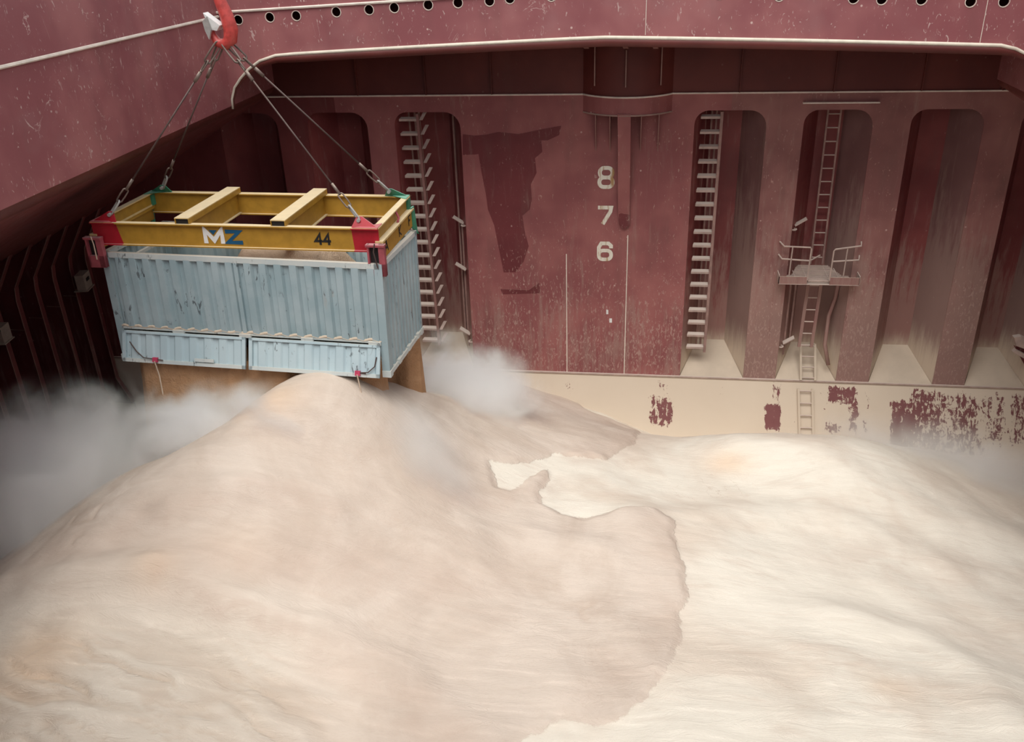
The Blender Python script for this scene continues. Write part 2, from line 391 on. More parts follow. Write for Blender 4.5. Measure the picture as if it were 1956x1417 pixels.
# flanged centre bracket below the collar, and four thin knees
MB().prism([(.28, -.57, ZT+.02), (.60, -.57, ZT+.02), (.62, -.40, 8.9), (.63, -.06, 6.95), (.55, -.02, 6.76), (.42, -.02, 6.76), (.33, -.06, 6.95), (.30, -.40, 8.9)], (0, .03, 0)).build('bracket_flange', MAT['hold'], back)
MB().prism([(.44, -.55, ZT), (.44, -.38, 8.9), (.44, -.03, 6.9), (.44, 0, ZT)], (.02, 0, 0)).build('bracket_web', MAT['hold'], back)
for x, d in ((-.28, .33), (.08, .45), (.85, .45), (1.28, .33)):
    MB().prism([(x, 0, ZT), (x, -d, ZT), (x, -d*.8, ZT-.35), (x, 0, ZT-1.0)], (.02, 0, 0)).build('knee_bracket', MAT['fixture'], back)
# flat shelf above the recess with the long ladder
MB().box(4.72, 6.50, -.09, .0, 9.84, 9.87).build('drip_bar', MAT['rail'], back)
# darker repainted areas, thin films on the plate
def film(name, poly, mat, y=-.004):
    MB().prism([(x, y, z) for x, z in poly], (0, .003, 0)).build(name, MAT[mat], back)
def px_poly(P):   # pixel corners measured on the photograph -> points on the bulkhead face
    out = []
    for x, y in P:
        d = fw + rt*((x-978)/F_PX) - up*((y-708.5)/F_PX); t = -cam.matrix_world.translation.y/d.y
        q = cam.matrix_world.translation + d*t; out.append((q.x, q.z))
    return out
film('paint_patch', px_poly([(884, 256), (906, 259), (930, 257), (952, 252), (990, 256), (1030, 248), (1072, 240), (1068, 258), (1046, 268), (1034, 268), (1036, 290), (1022, 302), (1025, 330), (1014, 352), (1016, 380), (1012, 400), (998, 412), (1002, 440), (1010, 470), (1000, 500), (985, 520), (962, 520), (952, 470), (944, 430), (932, 400), (928, 370), (920, 330), (914, 294), (908, 295), (884, 296)]), 'fresh')
film('paint_patch', px_poly([(1181.5, 392), (1203.5, 392), (1203, 428), (1192, 436), (1183, 428)]), 'fresh', -.075)
film('paint_patch', px_poly([(956, 552), (1010, 554), (1030, 540), (1032, 560), (960, 562)]), 'fresh')
film('paint_chip', px_poly([(1158, 591), (1162, 592), (1162, 600), (1158, 600)]), 'white')
film('paint_chip', px_poly([(1164, 608), (1169, 608), (1169, 616), (1164, 616)]), 'white')
# draft numerals 8 7 6
def rrect(cx, cz, w, h, r, n=5):
    P = []
    for (sx, sz, a) in ((1, 1, 0), (-1, 1, 90), (-1, -1, 180), (1, -1, 270)):
        P += [(cx+sx*(w/2-r)+r*math.cos(math.radians(a+t)), cz+sz*(h/2-r)+r*math.sin(math.radians(a+t))) for t in np.linspace(0, 90, n)]
    return P
def numeral(label, strokes, z, sx=1):
    mb = MB()
    for k, (line, cl) in enumerate(strokes): ribbon(mb, line, .100, (0.0, -.004, z), (1, 0, 0), (0, 0, 1), (0, -.006-.002*k, 0), cl)
    o = mb.build('draft_numeral', MAT['numeral'], back); o['label'] = label
numeral('white painted draft numeral 8', [(rrect(0, -.125, .345, .25, .115), True), (rrect(0, .125, .325, .25, .115), True)], 8.0)
numeral('worn white draft numeral 7', [([(-.20, .20), (.145, .20), (.125, .09), (-.07, -.25)], False)], 7.0)
numeral('worn white draft numeral 6', [(rrect(0, -.11, .33, .25, .11), True), ([(-.165, -.10), (-.165, .10), (-.10, .215), (.09, .215), (.16, .15), (.16, .08)], False)], 6.0)

# ------------------------------------------------------------------ far hatch coaming with lip, holes and rail
def lipz(x):
    return 11.74 - .0275*abs(x) - .0010*x*x
CO_Y = -2.65
coam = structure('wall_hatch_end')
def lip_curve():
    P = [(XL+.01, 10.30), (XL+.03, 10.52), (XL+.14, 10.78), (XL+.32, 10.98), (XL+.55, 11.18), (XL+.85, 11.36), (XL+1.25, lipz(XL+1.25)-.01)]
    P += [(x, lipz(x)) for x in np.linspace(XL+1.7, XR-1.3, 22)]
    P += [(XR-1.0, lipz(XR-1.0)), (XR-.7, 11.385), (XR-.45, 11.27), (XR-.22, 11.05), (XR-.08, 10.75), (XR-.01, 10.3)]
    return P
LC = lip_curve()
holes = [(-8.16,12.23),(-7.41,12.27),(-6.79,12.29),(-5.86,12.35),(-5.11,12.38),(-4.54,12.41),(-3.78,12.45),(-3.12,12.48),(-2.43,12.50),(-1.99,12.54),(-1.1,12.57),(0,12.6),(1.2,12.58),(2.4,12.53),(3.6,12.47),
         (5.07,12.39),(5.62,12.36),(6.39,12.34),(7.33,12.28),(7.96,12.27)]
def plate_with_holes(name, outer, holes, r, y, th, mat, parent):
    cu = bpy.data.curves.new(name, 'CURVE'); cu.dimensions = '2D'; cu.fill_mode = 'BOTH'; cu.extrude = th/2
    loops = [outer] + [[(x+r*math.cos(t), z+r*math.sin(t)) for t in np.linspace(0, 2*math.pi, 17)[:-1]] for x, z in holes]
    for L in loops:
        sp = cu.splines.new('POLY'); sp.points.add(len(L)-1); sp.use_cyclic_u = True
        for p, (x, z) in zip(sp.points, L): p.co = (x, z, 0, 1)
    tmp = bpy.data.objects.new('tmp', cu); COL.objects.link(tmp)
    dg = bpy.context.evaluated_depsgraph_get(); me = bpy.data.meshes.new_from_object(tmp.evaluated_get(dg))
    bpy.data.objects.remove(tmp); bpy.data.curves.remove(cu)
    me.transform(Matrix(((1,0,0,0),(0,0,-1,y),(0,1,0,0),(0,0,0,1)))); me.materials.clear(); me.name = name
    return link(name, me, mat, parent)
plate_with_holes('coaming_plate', LC + [(XR, 10.3), (XR, 13.4), (XL, 13.4), (XL, 10.3)], holes, .095, CO_Y, .03, MAT['coaming'], coam)
for x, z in holes:
    MB().tube([(x+.105*math.cos(t), CO_Y-.018, z+.105*math.sin(t)) for t in np.linspace(0, 2*math.pi, 17)[:-1]], .010, 4, True).build('hole_rim', MAT['rail'], coam)
lip = structure('trim_1'); lip.name = 'trim_hatch_lip'
rr = [max(.035, min(.10, .035+.065*min((x-XL)/1.6, (XR-x)/1.0))) for x, z in LC]
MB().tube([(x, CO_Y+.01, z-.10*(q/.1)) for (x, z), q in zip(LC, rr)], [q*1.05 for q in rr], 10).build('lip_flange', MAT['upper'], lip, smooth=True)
MB().tube([(x, CO_Y-.05, z-.01) for x, z in LC], [.026+.2*(q-.035) for q in rr], 8).build('lip_edge', MAT['lip'], lip, smooth=True)
MB().tube([(x, CO_Y-.03, 12.395 + .035*(min(x+8.64, 8.64-x) if True else 0) + .0) for x in np.linspace(XL, XR, 12)], .03, 6).build('coaming_rail', MAT['rail'], coam)
for x, z0 in ((.90, 11.76), (7.65, 11.5)):
    MB().box(x-.006, x+.006, CO_Y-.022, CO_Y-.012, z0, 13.3).build('weld_seam', MAT['rail'], coam)
# dark box girder behind the plate
MB().box(XL-7, XR+7, CO_Y+.60, CO_Y+.63, 11.9, 13.3).build('girder_back', MAT['dark'], coam)
MB().box(-15.5, 15.5, CO_Y+.02, 1.25, 13.3, 13.35).build('deck_plate', MAT['dark'], coam)
MB().box(XL, XR, CO_Y+.02, .03, 12.1, 12.13).build('girder_soffit', MAT['dark'], coam)

# ------------------------------------------------------------------ side coamings, topside slopes, shells, frames
def side(sgn, xe, name):
    st = structure(name)
    prof = [(xe, 13.9), (xe, 12.0), (xe, 10.36)]; under = [(xe, 10.36), (xe+sgn*.02, 10.30), (xe+sgn*.10, 10.20), (xe+sgn*.30, 10.09)]
    rows = [[(x, y, z) for x, z in prof] for y in (-23.2, -12, CO_Y, 0.0)]
    MB().grid(rows).build('side_coaming', MAT['coaming'], st, fix=False)
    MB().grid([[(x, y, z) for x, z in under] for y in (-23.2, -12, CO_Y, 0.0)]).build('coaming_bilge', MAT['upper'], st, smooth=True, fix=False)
    x1, z1 = sgn*15.45, 6.42
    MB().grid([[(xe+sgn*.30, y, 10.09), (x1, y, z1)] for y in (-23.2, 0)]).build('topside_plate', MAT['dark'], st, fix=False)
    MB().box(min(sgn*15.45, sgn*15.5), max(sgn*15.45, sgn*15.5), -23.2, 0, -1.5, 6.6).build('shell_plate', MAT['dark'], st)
    MB().box(min(xe, sgn*15.5)+.001, max(xe, sgn*15.5)-.001, -23.2, CO_Y, 13.3, 13.35).build('deck_plate', MAT['dark'], st)
    MB().tube([(xe-sgn*.03, y, 12.31) for y in (-23, -2.7)], .03, 6).build('coaming_rail', MAT['rail'], st)
    return st
left = side(-1, XL, 'wall_left'); right = side(1, XR, 'wall_right')
y = -.63; k = 0
while y > -9:
    X = -14.8
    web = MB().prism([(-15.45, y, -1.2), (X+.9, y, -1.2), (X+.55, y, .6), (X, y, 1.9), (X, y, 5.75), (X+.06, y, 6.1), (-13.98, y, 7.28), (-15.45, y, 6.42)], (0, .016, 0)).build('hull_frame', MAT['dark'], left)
    fl = MB()
    path = [(X+.9, -1.2), (X+.55, .6), (X, 1.9), (X, 5.75), (X+.06, 6.1), (-13.98, 7.28)]
    for a, b in zip(path[:-1], path[1:]):
        fl.prism([(a[0], y-.075, a[1]), (b[0], y-.075, b[1]), (b[0], y+.085, b[1]), (a[0], y+.085, a[1])], (.018, 0, 0.004))
    fl.build('frame_flange', MAT['bar'] if False else MAT['dark'], web)
    ed = MB(); ed.tube([(p[0]+.02, y-.08, p[1]) for p in path], .012, 4).build('flange_edge', MAT['bar'], web)
    for zz in (4.9,):
        MB().box(X-.45, X-.05, y-.012, y-.001, zz, zz+.012).build('weld_seam', MAT['bar'], web)
    y -= .79; k += 1
# right-hand hopper slope and the corner bracket by the bulkhead
hop = MB()
rows = []; wear = []
for i in range(25):
    yy = .0-22*(i/24)**1.5
    rows.append([(10.9+4.6*j/20, yy, -.9+5.6*j/20) for j in range(21)])
    wear += [(.75 if (abs(yy+1.2) < .9 and 3 <= j <= 7) else (.3 if j > 12 else -.1)) for j in range(21)]
o = hop.grid(rows).build('hopper_plate', MAT['stool'], right, fix=False)
at = o.data.attributes.new('wear', 'FLOAT', 'POINT'); at.data.foreach_set('value', wear)
cb = tag(empty('corner_bracket', (10.75, -.02, 3.4)), 'dusty flanged steel bracket at the right foot of the bulkhead', 'bracket')
MB().prism([(-.05, 0, .46), (.12, 0, .50), (.95, 0, .12), (.95, 0, -.10), (.06, 0, .22)], (0, -.16, 0)).build('upper_flange', MAT['tread'], cb)
MB().prism([(.0, -.05, .05), (.06, -.05, .12), (.98, -.05, -.38), (.98, -.05, -.50)], (0, -.14, 0)).build('lower_flange', MAT['tread'], cb)
MB().prism([(.04, -.02, .18), (.95, -.02, -.10), (.95, -.02, -1.15)], (0, .015, 0)).build('web', MAT['fresh'], cb)
# near end of the hold, under the camera, and tank top below the cargo
near = structure('wall_front')
MB().box(XL, XR, -23.06, -23.02, 9.8, 13.3).build('coaming_plate', MAT['coaming'], near)
MB().box(-15.5, 15.5, -25.0, -24.9, -1.5, 13.3).build('bulkhead_plate', MAT['hold'], near)
MB().box(-15.5, 15.5, -24.9, -23.06, 9.75, 9.8).build('girder_soffit', MAT['dark'], near)
fl_ = MB().box(-15.5, 15.5, -25, 1.2, -1.6, -1.5).build('floor', MAT['hold']); fl_['kind'] = 'structure'

# ------------------------------------------------------------------ cargo heap
CP = [(-5.01,-8.9,6.39),(-5.57,-9.1,6.28),(-6.1,-9.4,6.04),(-7.23,-9.9,5.43),(-8.19,-10.4,5.06),(-9.2,-11,4.6),(-9.83,-11.8,4.17),(-10.4,-12.5,3.66),(-4.32,-8.6,6.13),(-3.71,-8,5.48),(-2.66,-6,4.23),(-1.77,-4,3.22),(-.43,-.75,1.46),(-2.55,-.05,1.8),(1.22,-1,1.0),(1.45,-3.5,2.41),(3.25,-4.5,2.98),(5.62,-4.5,2.94),(7.35,-4.8,2.52),(9.68,-5.2,1.73),(5.69,-.8,.9),(9.71,-.9,.65),(3.22,-5.2,2.85),(-4.66,-10.3,5.38),(-2.26,-8.2,4.15),(-4.2,-12,4.45),(-1.77,-11,3.83),(.9,-9,3.5),(1.84,-11,3.57),(-.64,-14,3.33),(-6.6,-12.6,4.75),(-9.57,-12.6,4.1),(-7.85,-15.2,3.78),(-5.54,-15,3.85),(1.74,-14.2,3.7),(4.18,-14,3.8),(6.27,-13.8,3.9),(4.52,-10.5,3.2),(8.24,-9,2.41),(6.28,-7,2.65),(5.27,-12.5,3.67),(7.44,-11,2.97),
(-6,-5,4.2),(-6,-.2,2.0),(-8.5,-5,3.2),(-11.3,-8,2.4),(-12.4,-9.3,1.6),(-13.2,-6,1.0),(-14.8,-3,.4),(-14.5,-12,1.0),(-10,-1,1.4),(3.2,-1.8,1.2),(12,-1,.5),(12,-5,1.0),(12,-10,2.0),(13,-15,3),(0,-19,2.4),(8,-19,2.8),(-8,-20,2.2),(-14,-17,1.5),(0,-24,1.2),(13,-24,1.2),(-14,-24,.8),(-8.9,-8.3,4.1),(-7.6,-8.6,4.6),(-9.5,-7,3.4)]
_C = np.array(CP); _n = len(_C); _d = np.linalg.norm(_C[:, None, :2]-_C[None, :, :2], axis=-1)
_K = np.where(_d > 0, _d*_d*np.log(_d+1e-9), 0)+.02*np.eye(_n); _P = np.c_[np.ones(_n), _C[:, :2]]
_w = np.linalg.solve(np.block([[_K, _P], [_P.T, np.zeros((3, 3))]]), np.r_[_C[:, 2], 0, 0, 0])
def heap_z(x, y):
    r = _w[_n]+_w[_n+1]*x+_w[_n+2]*y
    for i in range(_n):
        q = np.hypot(x-_C[i, 0], y-_C[i, 1]); r = r+_w[i]*np.where(q > 1e-9, q*q*np.log(q+1e-9), 0)
    return r
def vnoise(x, y, sc, seed):
    g = np.random.default_rng(seed).random((160, 160)); x = x*sc+80; y = y*sc+80
    xi = np.floor(x).astype(int); yi = np.floor(y).astype(int); fx = x-xi; fy = y-yi; fx = fx*fx*(3-2*fx); fy = fy*fy*(3-2*fy)
    xi %= 159; yi %= 159
    return (g[xi, yi]*(1-fx)+g[xi+1, yi]*fx)*(1-fy)+(g[xi, yi+1]*(1-fx)+g[xi+1, yi+1]*fx)*fy-.5
MAIN = [(-3.2,.6),(-.9,.3),(-0.42,-0.82),(0.38,-0.95),(1.18,-1.32),(0.97,-4.76),(0.32,-6.07),(-0.76,-6.36),(-1.23,-7.05),(-1.49,-7.31),(-1.99,-7.64),(-1.73,-8.30),(-1.46,-8.35),(-1.18,-7.66),(-0.86,-7.00),(-0.74,-7.43),(-0.91,-8.13),(-0.81,-8.48),(-0.42,-8.74),(0.09,-8.76),(0.89,-8.35),(1.41,-8.20),(1.77,-8.52),(1.80,-9.20),(1.95,-9.96),(1.95,-10.97),(1.84,-11.21),(1.84,-11.82),(1.63,-12.62),(1.32,-13.24),(0.95,-13.65),(0.57,-13.77),(0.04,-13.64),(-0.18,-13.88),(-0.48,-13.98),(-1.5,-15.5),(-2,-30),(-30,-30),(-30,.6)]
def poly_sd(px, py, poly):
    P = np.array(poly); d = np.full(px.shape, 1e9); ins = np.zeros(px.shape, bool); j = len(P)-1
    for i in range(len(P)):
        ax, ay = P[j]; bx, by = P[i]; ex, ey = bx-ax, by-ay
        t = np.clip(((px-ax)*ex+(py-ay)*ey)/(ex*ex+ey*ey), 0, 1)
        d = np.minimum(d, np.hypot(px-ax-t*ex, py-ay-t*ey))
        c = ((ay > py) != (by > py)) & (px < (bx-ax)*(py-ay)/(by-ay+1e-12)+ax); ins ^= c; j = i
    return np.where(ins, d, -d)
RIDGES = [([(-6.74,-11.58),(-6.39,-11.29),(-5.64,-11.04),(-4.87,-10.88),(-4.15,-10.87)], .16, .35),
 ([(-9.66,-12.51),(-8.38,-12.62),(-7.21,-12.64),(-6.60,-12.58),(-5.63,-12.83),(-4.73,-12.99),(-4.00,-12.96)], .17, .32),
 ([(-9.15,-12.59),(-7.98,-12.26),(-6.93,-11.82),(-6.39,-11.29)], -.10, .40), ([(-3.55,-13.07),(-2.53,-13.22),(-1.73,-13.57),(-1.09,-14.04)], .13, .40),
 ([(-6.60,-12.58),(-5.70,-12.19),(-4.66,-11.60),(-3.39,-11.03),(-1.85,-10.54)], .12, .35), ([(3.23,-4.90),(4.62,-4.91),(5.83,-5.88),(7.40,-6.73),(9.01,-6.93)], .18, .7),
 ([(4.49,-10.77),(5.80,-10.99),(6.40,-12.07),(6.37,-13.29)], .16, .5), ([(0.90,-8.71),(3.03,-7.43),(5.18,-7.12),(6.99,-8.22)], .12, .5), ([(-3.71,-10.45),(-2.38,-10.20),(-1.02,-9.74),(0.44,-9.71)], .10, .4)]
SHADE_BANDS = [([(-6.74,-11.75),(-6.39,-11.45),(-5.64,-11.15),(-4.87,-10.98),(-4.15,-10.97)], .8, .22), ([(-6.45,-12.68),(-5.63,-12.98),(-4.73,-13.12),(-4.10,-13.1)], 1.0, .22),
 ([(-8.9,-12.2),(-7.9,-11.95),(-7.0,-11.6)], .7, .45), ([(-3.6,-13.3),(-2.6,-13.5),(-1.8,-13.9),(-1.2,-14.4)], .8, .5), ([(-6.3,-12.5),(-4.7,-12.0),(-3.2,-11.6),(-1.5,-11.3)], .7, .45),
 ([(.5,-13.4),(1.2,-12.6),(1.6,-11.6),(1.75,-10.2),(1.5,-8.9)], .55, .45), ([(-.6,-7.5),(-.9,-8.0),(-1.6,-8.9),(-2.6,-9.6)], .7, .35), ([(5.0,-8.6),(6.4,-8.2),(7.8,-8.6),(9,-9.2)], .55, .8), ([(6.5,-10.5),(7.6,-10.9),(8.5,-11.2)], .5, .5), ([(-.2,-6.1),(.5,-5.2),(.8,-4.2)], .8, .5)]
def cargo():
    xs = np.arange(-15.4, 13.01, .05); ys = np.arange(-24.8, .351, .05)
    Xg, Yg = np.meshgrid(xs, ys); Z = heap_z(Xg, Yg)
    for sc, am, sd_ in ((.45, .16, 1), (1.1, .08, 2), (2.6, .03, 3), (6, .012, 4)): Z = Z+am*vnoise(Xg, Yg, sc, sd_)
    # gullies that run down the slopes towards the viewer
    Z = Z+.05*vnoise(Xg+.4*Yg, Yg*.25, 1.3, 5)
    def near(poly):
        d = np.full(Xg.shape, 1e9)
        for (ax, ay), (bx, by) in zip(poly[:-1], poly[1:]):
            ex, ey = bx-ax, by-ay; t = np.clip(((Xg-ax)*ex+(Yg-ay)*ey)/(ex*ex+ey*ey), 0, 1)
            d = np.minimum(d, np.hypot(Xg-ax-t*ex, Yg-ay-t*ey))
        return d
    for poly, am, wd in RIDGES:
        d = near(poly)+.10*vnoise(Xg, Yg, 2.2, 11); Z = Z+am*np.exp(-(d/wd)**2)
    # slump creases fanning out over the near left slope
    ss = lambda v, a, b: np.clip((v-a)/(b-a), 0, 1)
    U = .96*Xg-.27*Yg; Vv = .27*Xg+.96*Yg
    groove = np.zeros_like(Z)
    for sc_, am, sd_, sh in ((2.2, .10, 21, 9), (4.0, .07, 22, 8), (6.5, .045, 23, 6)):
        n_ = vnoise(Vv+.30*vnoise(Xg, Yg, 1.1, 24)+.12*vnoise(Xg, Yg, 3.3, 28), U*.13, sc_, sd_)
        rid = np.clip(1-np.abs(n_)*sh, 0, 1)*ss(-Yg-.10*Xg*0, 13.2, 14.0)*ss(-Xg, 2.4, 4.4)*ss(vnoise(Xg, Yg, .8, 25+sd_), -.30, .12)
        Z = Z-am*rid; groove = np.maximum(groove, rid*(.35+am*4))
    # small slips on the left shoulder and on the toe of the newer layer
    n_ = vnoise(Vv*1.0+.2*vnoise(Xg, Yg, 2.5, 34), U*.3, 4.5, 31)
    rid = np.clip(1-np.abs(n_)*14, 0, 1)*ss(vnoise(Xg, Yg, 1.4, 32), .10, .28)*np.maximum(np.exp(-(((Xg+8.6)/1.3)**2+((Yg+11.3)/1.0)**2)), np.exp(-(((Xg-.4)/1.5)**2+((Yg+12.2)/1.6)**2)))
    Z = Z-.04*rid; groove = np.maximum(groove, .45*rid)
    shade_band = np.zeros_like(Z)
    for poly, am, wd in SHADE_BANDS: shade_band = np.maximum(shade_band, am*np.exp(-(near(poly)/wd)**2))  # darker meal streaks, the ridges' shadow sides put into the colour
    sd0 = poly_sd(Xg, Yg, MAIN)
    Z = Z+.07*np.clip((sd0+.05*vnoise(Xg, Yg, 4, 9)*2)/.12, 0, 1)       # the newer layer lies on top of the older one
    R, C = Z.shape
    me = bpy.data.meshes.new('cargo_heap')
    V = np.stack([Xg, Yg, Z], -1).reshape(-1, 3)
    i = np.arange(R*C).reshape(R, C); Fq = np.stack([i[:-1, :-1], i[:-1, 1:], i[1:, 1:], i[1:, :-1]], -1).reshape(-1, 4)
    me.vertices.add(len(V)); me.vertices.foreach_set('co', V.ravel().astype(np.float32))
    me.loops.add(Fq.size); me.loops.foreach_set('vertex_index', Fq.ravel().astype(np.int32))
    me.polygons.add(len(Fq)); me.polygons.foreach_set('loop_start', np.arange(0, Fq.size, 4, dtype=np.int32))
    me.update(calc_edges=True); me.polygons.foreach_set('use_smooth', np.ones(len(Fq), bool))
    def attr(nm, val):
        a = me.attributes.new(nm, 'FLOAT', 'POINT'); a.data.foreach_set('value', val.ravel().astype(np.float32))
    attr('flow', sd0)
    pe = np.zeros_like(Z)
    for x, y, r, a in ((3.08,-5.42,.5,.75),(-7.96,-14.02,.75,.8),(-6.6,-12.6,.4,.4),(-5.69,-9.35,.5,.7),(4.85,-12.68,.35,.35),(-5.4,-12.0,.6,.2)):
        pe = np.maximum(pe, a*np.exp(-((Xg-x)**2+(1.3*(Yg-y))**2)/(r*r)))
    attr('peach', pe); attr('groove', groove); attr('shade_band', shade_band)
    sm = lambda v, a, b: np.clip((v-a)/(b-a), 0, 1)
    attr('crack', np.maximum(np.exp(-(((Xg-2.8)/2.2)**2+((Yg+6.2)/1.6)**2)), .8*np.exp(-(((Xg-.6)/1.3)**2+((Yg+11.5)/1.8)**2))))
    attr('left', sm(-Yg, 12.2, 13.5)*sm(-Xg, 2.2, 4.5))
    attr('crease', .12+.9*sm(-Yg, 13.0, 14.5)*sm(-Xg, 3.0, 6.0)+.25*sm(Xg, -3, -1)*sm(-Yg, 11, 13))
    o = link('cargo_heap', me, MAT['pile'])
    tag(o, 'huge cream and pinkish tan heap of powdery meal filling the hold', 'cargo heap', kind='stuff')
cargo()

# ------------------------------------------------------------------ ladders, platform, pipes on the bulkhead
def tread_ladder(name, label, xa_top, xa_bot, wid, y, ztop, n, dz, flags):
    t = tag(empty(name, (xa_bot, y, ztop-(n-1)*dz)), label, 'ladder', 'tread ladders on the bulkhead')
    base = t.location.copy(); L = lambda x, yy, z: Vector((x, yy, z))-base
    tm = bm_ = None; fm = None
    for i in range(n):
        z = ztop-i*dz; x = xa_top+(xa_bot-xa_top)*i/(n-1)
        p = Vector((x, y, z))-base
        if tm is None:
            o = MB().prism([(0, -.08, .0), (wid, -.08, 0), (wid, .06, .03), (.03, .06, .03)], (0, .004, -.058)).build('tread', MAT['tread'], t); tm = o.data
        else: o = link('tread', tm, None, t)
        o.location = p
        if flags:
            if fm is None:
                o = MB().prism([(-.085, -.10, -.12), (.0, -.10, -.12), (.12, .03, .10), (.03, .03, .10)], (0, -.012, .012)).build('side_step', MAT['tread'], t); fm = o.data
            else: o = link('side_step', fm, None, t)
            o.location = p+Vector((wid+.16, .02, .09))
    xs = lambda z: xa_top+(xa_bot-xa_top)*(ztop-z)/((n-1)*dz)+wid+.03
    z0, z1 = ztop-(n-1)*dz-.15, ztop+.12
    MB().prism([L(xs(z1)-.035, y-.1, z1), L(xs(z1)+.035, y-.1, z1), L(xs(z0)+.035, y-.1, z0), L(xs(z0)-.035, y-.1, z0)], (0, .12, 0)).build('stringer', MAT['bar'] if not flags else MAT['fixture'], t)
    for dx in (.17, .33, .45):
        MB().tube([L(xa_top+dx-.03, y+.42, z1), L(xa_bot+dx-.03, y+.42, z0-.1)], .028, 6).build('guide_rod', MAT['bar'], t)
    return t
tread_ladder('tread_ladder', 'steel tread ladder with slanted side steps, right beside the hanging container', -5.40, -5.27, .47, .12, 9.5, 18, .372, True)
tread_ladder('tread_ladder', 'steel tread ladder in the recess just right of the numerals 8 7 6', 2.33, 2.31, .48, .25, 9.5, 18, .3735, False)

def rung_ladder(label, pts, wid, sw, nr, first, mat, sd=.05):
    """pts: lower and upper foot point of the left stringer"""
    a, b = Vector(pts[0]), Vector(pts[1]); t = tag(empty('rung_ladder', a), label, 'ladder'); d = b-a
    for dx in (0, wid):
        MB().prism([(dx-sw/2, 0, 0), (dx+sw/2, 0, 0), (dx+sw/2+d.x, d.y, d.z), (dx-sw/2+d.x, d.y, d.z)], (0, sd, 0)).build('stringer', MAT[mat], t)
    rm = None
    for i in range(nr):
        f = first+(1-2*first)*i/(nr-1)
        if rm is None: o = MB().tube([(0, 0, 0), (wid, 0, 0)], .018, 6).build('rung', MAT['tread'], t); rm = o.data
        else: o = link('rung', rm, None, t)
        o.location = d*f+Vector((0, sd*.4, 0))
    return t
rung_ladder('dark red rung ladder rising from the small platform to the drip bar', ((5.52, .78, 5.45), (5.49, .78, 9.62)), .31, .045, 12, .045, 'bar')
rung_ladder('rung ladder with broad dusty stringers hanging under the small platform', ((5.37, .16, 3.25), (5.41, .16, 5.12)), .33, .085, 6, .03, 'fixture')
rung_ladder('short cream dusted rung ladder lying on the sloping plate under the recess', ((5.49, -.06, 2.34), (5.47, .48, 3.2)), .385, .06, 4, .06, 'cream_dust')
rung_ladder('cream dusted rung ladder on the lowest sloping plate, foot in the meal', ((5.52, -.82, .78), (5.43, -.20, 2.13)), .37, .06, 5, .04, 'cream_dust')

pf = tag(empty('access_platform', (5.56, -.36, 5.3)), 'small dusty steel platform with two handrails halfway up the bulkhead', 'platform')
def L(x, yy, z): return (x-5.56, yy+.36, z-5.3)
MB().box(*[v for p in zip(L(4.55, -.36, 5.29), L(5.27, -.34, 5.50)) for v in p]).build('toe_board', MAT['fixture'], pf)
MB().box(*[v for p in zip(L(5.84, -.36, 5.29), L(6.58, -.34, 5.50)) for v in p]).build('toe_board', MAT['fixture'], pf)
for x in (4.55, 6.57):
    MB().box(*[v for p in zip(L(x, -.36, 5.30), L(x+.018, .02, 5.54)) for v in p]).build('end_plate', MAT['tread'], pf)
MB().box(*[v for p in zip(L(4.56, -.365, 5.285), L(6.57, .0, 5.30)) for v in p]).build('edge_bar', MAT['tread'], pf)
g = MB()
for i in range(14):
    yy = -.33+i*.088; xx = 4.78 if yy < .1 else 4.95+.3*max(0, yy-.1); g.box(*[v for p in zip(L(xx, yy, 5.36), L(6.38-(xx-4.78), yy+.022, 5.40)) for v in p])
for xx in (5.0, 5.28, 5.84, 6.1): g.box(*[v for p in zip(L(xx, -.33, 5.35), L(xx+.02, .85, 5.385)) for v in p])
stuff(g.build('grating', MAT['tread'], pf))
def rail(pts): MB().tube([L(*p) for p in pts], .021, 6).build('handrail', MAT['tread'], pf)
rail([(4.53, -.02, 6.34), (4.63, -.2, 6.27), (5.26, -.35, 6.30), (5.285, -.35, 6.26), (5.27, -.35, 5.40)])
rail([(4.53, -.02, 5.99), (4.60, -.2, 5.93), (5.28, -.35, 5.94)]); rail([(5.28, -.35, 5.94), (5.62, .2, 5.90)])
rail([(6.56, -.02, 6.36), (6.53, -.2, 6.31), (5.88, -.35, 6.26), (5.845, -.35, 6.22), (5.83, -.35, 5.40)])
rail([(6.56, -.02, 5.99), (6.52, -.2, 5.93), (5.84, -.35, 5.93)])
for x in (4.83, 6.19): MB().tube([L(x, -.27, 6.27), L(x-.02, -.30, 5.45)], .017, 6).build('rail_post', MAT['tread'], pf)

def guard_pipe(label, side_, x, zs, rings, pipes):
    t = tag(empty('sounding_pipe', (x, .45, 2.9)), label, 'pipe')
    for dx, dy, z0, z1 in pipes: MB().tube([(dx, dy, z0-2.9), (dx, dy, z1-2.9)], .03, 6).build('pipe', MAT['bar'], t)
    for dx, yy, z in zs:
        M = Matrix.Translation((dx, yy, z-2.9)) @ Matrix.Rotation(math.radians(33*side_), 4, 'Y')
        MB().box(-.17, .17, -.10, .10, -.012, .012, M).build('guard_plate', MAT['tread'], t)
    for dx, yy, z in rings:
        MB().tube([(dx+.07*math.cos(a), yy+.07*math.sin(a), z-2.9) for a in np.linspace(0, 2*math.pi, 13)[:-1]], .022, 6, True).build('pipe_ring', MAT['tread'], t)
guard_pipe('thin pipe with three tilted guard plates at the left edge of the wide panel', 1, -4.05, [(.03, -.22, 6.75), (.02, -.22, 5.40), (.03, -.22, 3.42)], [(.19, -.30, 6.62), (.21, -.30, 3.13)], [(.10, -.10, 2.9, 6.7), (-.02, .1, 3.2, 9.5)])
